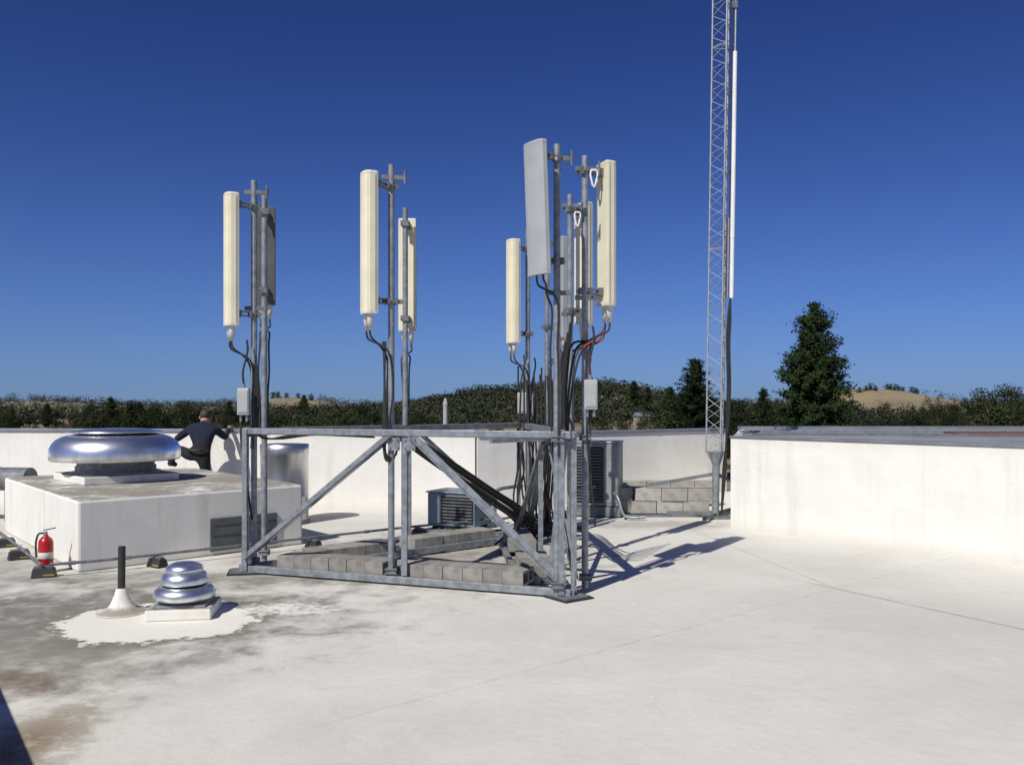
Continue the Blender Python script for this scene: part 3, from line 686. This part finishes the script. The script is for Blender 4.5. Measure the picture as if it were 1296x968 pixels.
lab='grey concrete block stacked as ballast around the mast base'
g2='ballast blocks around the mast'
R90=math.radians(90)
for lay in range(2):
    zb=.045+.095+.191*lay
    for j in range(3):
        block((2.00+.400*j+(.07 if lay==1 else 0),13.30+random.uniform(-.02,.02),0),R90,zb,lab,g2,CML,.02)
    for j in range(7):
        block((1.66+random.uniform(-.02,.02),13.42+.21*j,0),R90,zb,lab,g2,CML,.02)
    for j in range(3): block((2.05+.400*j,13.51,0),R90,zb,lab,g2,CML,.02)
    for j in range(4):
        block((2.05+.400*j,14.62,0),R90,zb,lab,g2,CML,.02)
single(MB().beam((1.44,13.16,.02),(2.85,13.16,.02),.05,.035),'ballast_tray',GALVD,(2.2,13.12,0),'flat steel tray under the mast ballast blocks','steel tray')
fl=Vector((-1.24,16.2,-1))
th=thing('flue_pipe',fl,'slim pale flue pipe with pointed cap beyond the parapet','pipe')
part(MB().cyl(fl,fl+Vector((0,0,2.72)),.045,.045,16),'tube',FLUEM,th)
part(MB().cyl(fl+Vector((0,0,2.70)),fl+Vector((0,0,2.82)),.05,.02,16),'cap',FLUEM,th)
# ------------------------------------------------------------------ person
def person():
    SH=-.08
    J={ 'pel':(-4.76,13.40,.96,.14),'spi':(-4.76,13.46,1.10,.138),'che':(-4.77,13.58,1.27,.160),'nb':(-4.77,13.67,1.375,.085),
     'nk':(-4.775,13.715,1.42,.056),'hd':(-4.78,13.765,1.485,.084),'hm':(-4.78,13.785,1.53,.088),'ht':(-4.78,13.785,1.585,.058),'no':(-4.78,13.880,1.495,.018),
     'rs':(-4.58,13.64,1.325,.078),'re':(-4.48,13.82,1.17,.052),'rw':(-4.50,14.08,1.325,.034),'rh':(-4.50,14.16,1.335,.037),
     'ls':(-4.96,13.62,1.32,.078),'le':(-5.18,13.60,1.15,.052),'lw':(-5.10,13.98,1.325,.034),'lh':(-5.08,14.10,1.335,.037),
     'rp':(-4.67,13.42,.88,.108),'rk':(-4.66,13.50,.48,.068),'ra':(-4.66,13.40,.10,.046),'rt':(-4.65,13.58,.045,.04),
     'lp':(-4.87,13.42,.90,.108),'lk':(-5.13,13.54,1.02,.072),'la':(-5.11,13.20,.83,.047),'lt':(-5.09,13.37,.774,.04)}
    J['ro2']=(-4.66,13.37,.05,.036); J['lo2']=(-5.115,13.16,.774,.036)
    J={k:(v[0]+SH,)+tuple(v[1:]) for k,v in J.items()}
    E=[('pel','spi'),('spi','che'),('che','nb'),('nb','nk'),('nk','hd'),('hd','hm'),('hm','ht'),('hd','no'),('che','rs'),('rs','re'),('re','rw'),('rw','rh'),
       ('che','ls'),('ls','le'),('le','lw'),('lw','lh'),('pel','rp'),('rp','rk'),('rk','ra'),('ra','rt'),('ra','ro2'),('pel','lp'),('lp','lk'),('lk','la'),('la','lt'),('la','lo2')]
    lab={}
    for k in J:
        lab[k]=1
        if k in('nk','hd','hm','ht','no','rw','rh','lw','lh'): lab[k]=0
        if k in('pel','rp','rk','ra','lp','lk','la'): lab[k]=2
        if k in('rt','ro2','lt','lo2'): lab[k]=3
    for s in('r','l'):
        h=Vector(J[s+'h'][:3]); sg=1 if s=='r' else -1
        for i,(dx,ln) in enumerate(((-.03,.075),(-.01,.085),(.01,.08),(.03,.06))):
            b='%sf%d'%(s,i); J[b+'a']=(h.x+dx*sg,h.y+.045,h.z+.006,.0095); J[b+'b']=(h.x+dx*sg*1.15,h.y+.045+ln*.5,h.z+.004,.009); J[b+'c']=(h.x+dx*sg*1.2,h.y+.045+ln,h.z-.012,.008)
            E+=[(s+'h',b+'a'),(b+'a',b+'b'),(b+'b',b+'c')]; lab[b+'a']=lab[b+'b']=lab[b+'c']=0
        b=s+'th'; J[b+'a']=(h.x-.04*sg,h.y+.0,h.z,.011); J[b+'b']=(h.x-.062*sg,h.y+.035,h.z-.004,.0095); E+=[(s+'h',b+'a'),(b+'a',b+'b')]; lab[b+'a']=lab[b+'b']=0
    keys=list(J); idx={k:i for i,k in enumerate(keys)}
    me=bpy.data.meshes.new('skel'); me.from_pydata([J[k][:3] for k in keys],[(idx[a],idx[b]) for a,b in E],[])
    ob=bpy.data.objects.new('skel',me); COL.objects.link(ob)
    md=ob.modifiers.new('Skin','SKIN'); md.use_smooth_shade=True
    for i,k in enumerate(keys):
        sv=me.skin_vertices[0].data[i]; r=J[k][3]; sv.radius=(r,r); sv.use_root=(k=='pel')
    ss=ob.modifiers.new('Sub','SUBSURF'); ss.levels=2; ss.render_levels=2
    dg=bpy.context.evaluated_depsgraph_get(); dg.update()
    nm=bpy.data.meshes.new_from_object(ob.evaluated_get(dg)); bpy.data.objects.remove(ob)
    base=Vector((-4.76+SH,13.42,0))
    nm.materials.clear()
    for m in(SKINM,NAVY,PANT,SHOE): nm.materials.append(m)
    segs=[(Vector(J[a][:3]),Vector(J[b][:3]),lab[a],lab[b]) for a,b in E]
    for p in nm.polygons:
        c=p.center; best=(9,0)
        for a,b,la,lb in segs:
            ab=b-a; t=max(0,min(1,(c-a).dot(ab)/ab.length_squared)); dd=(c-(a+ab*t)).length
            if dd<best[0]: best=(dd,la if t<(.82 if la!=lb else .5) else lb)
        p.material_index=best[1]; p.use_smooth=True
    for v in nm.vertices:
        w_=noise.noise(v.co*9)*.008 if v.co.z<1.4 else 0
        v.co+=v.normal*w_
        v.co-=base
    th=thing('person',base,'person in navy shirt and black trousers leaning on the parapet','person')
    bo=bpy.data.objects.new('body',nm); COL.objects.link(bo); bo.parent=th
    hx=-4.78+SH
    mb=MB(); c=Vector((hx,13.775,1.533)); vs=[];n1,n2=10,20
    for i in range(n1+1):
        ph=i/n1*math.radians(118)
        for j in range(n2):
            t=2*math.pi*j/n2; dirv=Vector((math.sin(ph)*math.cos(t),math.sin(ph)*math.sin(t),math.cos(ph)))
            if dirv.y>.25 and dirv.z<.45: dirv=Vector((dirv.x*.9,dirv.y*.55,max(dirv.z,.3)))
            r=.097+.006*noise.noise(dirv*7); vs.append(c+Vector((dirv.x*r*.88,dirv.y*r*1.05,dirv.z*r*.98)))
    fs=[(i*n2+j,i*n2+(j+1)%n2,(i+1)*n2+(j+1)%n2,(i+1)*n2+j) for i in range(n1) for j in range(n2)]
    mb.add(vs,fs,True); part(mb,'hair',HAIRM,th)
    for s in(-1,1):
        e=Vector((hx+s*.085,13.775,1.495)); part(MB().lathe(e,[(.001,-.03),(.012,-.022),(.016,0),(.012,.022),(.001,.03)],10),'ear',SKINM,th)
        e=Vector((hx+s*.032,13.850,1.51)); part(MB().lathe(e,[(.001,-.011),(.009,-.006),(.011,0),(.009,.006),(.001,.011)],10),'eye',DARK,th)
    mb=MB(); mb.beam((hx-.025,13.850,1.452),(hx+.025,13.850,1.452),.008,.008); part(mb,'mouth',REDT,th)
    mb=MB(); mb.lathe((-4.76+SH,13.42,1.0),[(.154,-.018),(.160,-.016),(.160,.016),(.154,.018)],24); part(mb,'belt',RUB,th)
    return th
person()
# ------------------------------------------------------------------ trees
def quad(vs,fs,c,s,bias=None,el=1.0,bw=1.0):
    n=Vector((random.gauss(0,1),random.gauss(0,1),random.gauss(0,1)+.4))
    if bias is not None: n=n*.42+bias*bw
    n.normalize(); a=n.orthogonal().normalized(); a=Matrix.Rotation(random.uniform(0,6.28),3,n)@a; b=n.cross(a)
    i=len(vs); s1=s*random.uniform(.6,1.2); s2=s1*el*random.uniform(.5,.9)
    vs+= [c-a*s1,c-b*s2*.8+a*.1*s1,c+a*s1,c+b*s2]
    fs.append((i,i+1,i+2,i+3))
def rawmesh(name,vs,fs,mat,smooth=False):
    me=bpy.data.meshes.new(name); me.from_pydata([tuple(v) for v in vs],[],fs); me.materials.append(mat); me.update(); return me
def oak(seed):
    random.seed(seed); H=8.5; vs=[];fs=[]
    lobes=[]
    ax=random.uniform(.75,1.15)
    for i in range(30):
        t=random.uniform(0,6.28); r=random.uniform(0,3.6)*random.uniform(.6,1); zz=random.uniform(1.3,7.1)
        r*=math.sqrt(max(.12,1-((zz-3.6)/4.3)**2))*ax; lobes.append((Vector((r*math.cos(t),r*math.sin(t),zz)),random.uniform(.6,1.5)))
    for c,r in lobes:
        for k in range(int(115*r)):
            d=Vector((random.gauss(0,1),random.gauss(0,1),random.gauss(0,1))).normalized()
            quad(vs,fs,c+Vector((d.x*r,d.y*r,d.z*r*.8))*random.uniform(.7,1.12),.145,d)
    cm=rawmesh('crown',vs,fs,LEAF)
    mb=MB().tube([(0,0,-.3),(.05,0,1.2),(.1,.1,2.4),(.0,.1,4.5)],.22,7,3)
    for i in range(7):
        c,r=random.choice(lobes); mb.tube([(.05,.05,2.0+.1*i),c*.55+Vector((0,0,1.2)),c],.07,5,2)
    return cm,mb.mesh('trunk',BARK),H
def pine(seed,H=15.6,Rm=2.7,full=1.0,z0=.12,dens=1.0,rag=.2):
    random.seed(seed); vs=[];fs=[]; mb=MB().cyl((0,0,-.5),(0,0,H*.96),H*.016,.03,8)
    zz=H*z0
    while zz<H*.985:
        t=(zz-H*z0)/(H*(1-z0)); prof=Rm*(1-t)**.62*(.80+.08*math.sin(t*21+seed)+.20*min(1,t*4))*random.uniform(1-rag,1+rag*.6)
        nb=max(5,int((9*(1-t)+4)*dens))
        for k in range(nb):
            a=random.uniform(0,6.28); ln=prof*random.uniform(.6,1.2); up=random.uniform(-.10,.22)+t*.35
            d=Vector((math.cos(a),math.sin(a),up)); base=Vector((0,0,zz+random.uniform(-.15,.15)))
            tip=base+d*ln; mb.tube([base,base+d*ln*.5+Vector((0,0,-.05)),tip],.035*(1-t)+.012,4,0)
            for q in range(int((6+ln*13)*full)):
                u=random.uniform(.15,1.05); c=base+d*ln*u+Vector((random.gauss(0,.17),random.gauss(0,.17),random.gauss(.05,.13)))
                dd=Vector((d.x,d.y,.5))
                for _ in range(3): quad(vs,fs,c+Vector((random.gauss(0,.12),random.gauss(0,.12),random.gauss(0,.09))),.17,dd,.55,.5)
        zz+=H*.017*random.uniform(.6,1.4)
    return rawmesh('crown',vs,fs,PINEL),mb.mesh('trunk',BARK),H
oaks=[oak(s) for s in(11,12,13,14,15,16)]; pines=[pine(21,15.6,3.75,1.35,.12,1.25,.26),pine(22,15.6,3.3,.9,.12,.9,.3)]; small=[pine(31,12,2.9,.8,.1),pine(32,12,2.4,.8,.12)]
random.seed(5)
def plant(spec,x,y,topz,name,label,cat,group,wide=1.0,base=None):
    cm,tm,H=spec; gz=terr(x,y) if base is None else base
    s=(topz-gz)/ (H*.95 if cat!='pine tree' else H)
    th=thing(name,(x,y,gz),label,cat,group); th.scale=(s*wide,s*wide,s); th.rotation_euler=(0,0,random.uniform(0,6.28))
    for nme,me in(('trunk',tm),('crown',cm)):
        o=bpy.data.objects.new(nme,me); COL.objects.link(o); o.parent=th
def pxy(px,D): return (px-648)/1100*D
plant(pines[0],pxy(1030,70),70,1.7+126/1100*70,'pine_tree','tall dense dark green pine standing above the tree line','pine tree',None,1.0)
plant(pines[1],pxy(879,85),85,1.7+58/1100*85,'pine_tree','smaller rounded pine behind the lattice mast','pine tree',None,1.35)
prof=[(-80,514),(0,519),(40,523),(70,512),(130,506),(180,510),(230,510),(270,516),(320,520),(350,517),(400,509),(440,511),(480,518),(520,520),(560,530),(620,537),(700,536),(760,530),(800,520),(850,506),(900,499),(940,500),(975,504),(1010,508),(1080,512),(1160,511),(1220,503),(1250,492),(1300,485),(1400,480)]
def topy(px):
    for (a,b),(c,d) in zip(prof[:-1],prof[1:]):
        if a<=px<=c: return b+(d-b)*(px-a)/(c-a)
    return 516
n=0
for (D0,D1,step,dy) in((80,130,32,7),(150,250,20,1)):
    px=-70
    while px<1380:
        D=random.uniform(D0,D1); yy=topy(px)+dy+random.choice((-6,-2,0,3,6,9,13))
        x=pxy(px,D); tz=1.7+(512-yy)/1100*D
        if random.random()<.06 and n%2==0: plant(random.choice(small),x,D,tz+random.uniform(.3,1.0),'pine_tree','dark conifer in the tree line beyond the roof','pine tree','conifers beyond the roof',1.2)
        else: plant(random.choice(oaks),x,D,tz,'oak_tree','dark green rounded oak in the tree line beyond the roof','tree','oaks beyond the roof',random.uniform(.9,1.4))
        px+=step*random.uniform(.5,1.5); n+=1
for px,yy,D in((140,503,180),(385,500,300),(966,493,110),(802,482,330),(820,490,300),(848,490,160),(60,511,260),(290,508,260)):
    x=pxy(px,D); plant(random.choice(small),x,D,1.7+(512-yy)/1100*D,'pine_tree','small dark conifer rising above the tree line','pine tree','conifers beyond the roof',1.25)
for px,D in((1068,720),(1075,735),(1088,745),(1096,750),(1102,752),(1108,745),(1122,755),(1127,757),(1133,745),(1137,750),(1143,752),(1154,760),(1160,756),(345,790),(352,786),(362,785),(378,795),(394,790)):
    x=pxy(px,D); gz=terr(x,D); plant(random.choice(oaks),x,D,gz+random.uniform(5.0,8.0)-1,'oak_tree','rounded oak standing on the dry golden hill','tree','oaks on the golden hills',1.35,gz-1.2)
def forest(name,region,count,size,q,label,mat=FARL,th_=None):
    vs=[];fs=[]; k=0;tries=0
    while k<count and tries<count*20:
        tries+=1; x,y=region()
        if x is None: continue
        if th_ is not None and noise.noise(Vector((x*.02,y*.012,3)))>th_: continue
        gz=terr(x,y); h=random.choice((.6,.8,1,1,1.25,1.45))*size; r=h*.52
        for _ in range(q):
            d=Vector((random.gauss(0,1),random.gauss(0,1),random.gauss(.2,1))).normalized()
            quad(vs,fs,Vector((x,y,gz+h*.50))+Vector((d.x*r,d.y*r,d.z*h*.48))*random.uniform(.75,1.05),size*.115,d,1.0,1.4)
        k+=1
    o=bpy.data.objects.new(name,rawmesh(name,vs,fs,mat)); COL.objects.link(o); o['label']=label; o['category']='forest'; o['kind']='stuff'
def regA():
    return (random.uniform(-90,150),random.uniform(270,560))
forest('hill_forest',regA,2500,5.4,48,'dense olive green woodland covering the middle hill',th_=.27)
def regB():
    D=random.uniform(620,980); px=random.uniform(-60,1360)
    if 1066<px<1162 and 660<D<860: return None,None
    if 335<px<405 and 700<D<880: return None,None
    return pxy(px,D),D
forest('distant_woodland',regB,2600,5.8,28,'far woodland on the horizon with haze mixed into its colour',FAR2,th_=.30)
def regC():
    D=random.uniform(250,600); px=random.uniform(-60,1360)
    if 1050<px<1170: D=random.uniform(250,440)
    return pxy(px,D),D
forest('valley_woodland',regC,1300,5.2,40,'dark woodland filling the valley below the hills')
hx,hd=pxy(812,250),250
hz=terr(hx,hd)+3.0
th=thing('house',(hx,hd,hz),'small beige house with grey roof among the trees','house')
Rh=Matrix.Rotation(.3,3,'Z')
part(MB().box((hx,hd,hz-1.6),(3.6,3.2,4.2),Rh),'wall',HOUSEM,th)
mb=MB(); ax=Rh@Vector((1,0,0)); ay=Rh@Vector((0,1,0)); c=Vector((hx,hd,hz+.5))
mb.add([c-ax*2.1-ay*1.9,c+ax*2.1-ay*1.9,c+ax*2.1+ay*1.9,c-ax*2.1+ay*1.9,c-ax*2.0+Vector((0,0,1.1)),c+ax*2.0+Vector((0,0,1.1))],[(0,1,5,4),(2,3,4,5),(0,4,3),(1,2,5),(0,3,2,1)])
part(mb,'roof',COPE,th)
for s in(-.9,.8): part(MB().box(c+ax*s-ay*1.62+Vector((0,0,-.8)),(.7,.06,.7),Rh),'window',DARK,th)
print('done')
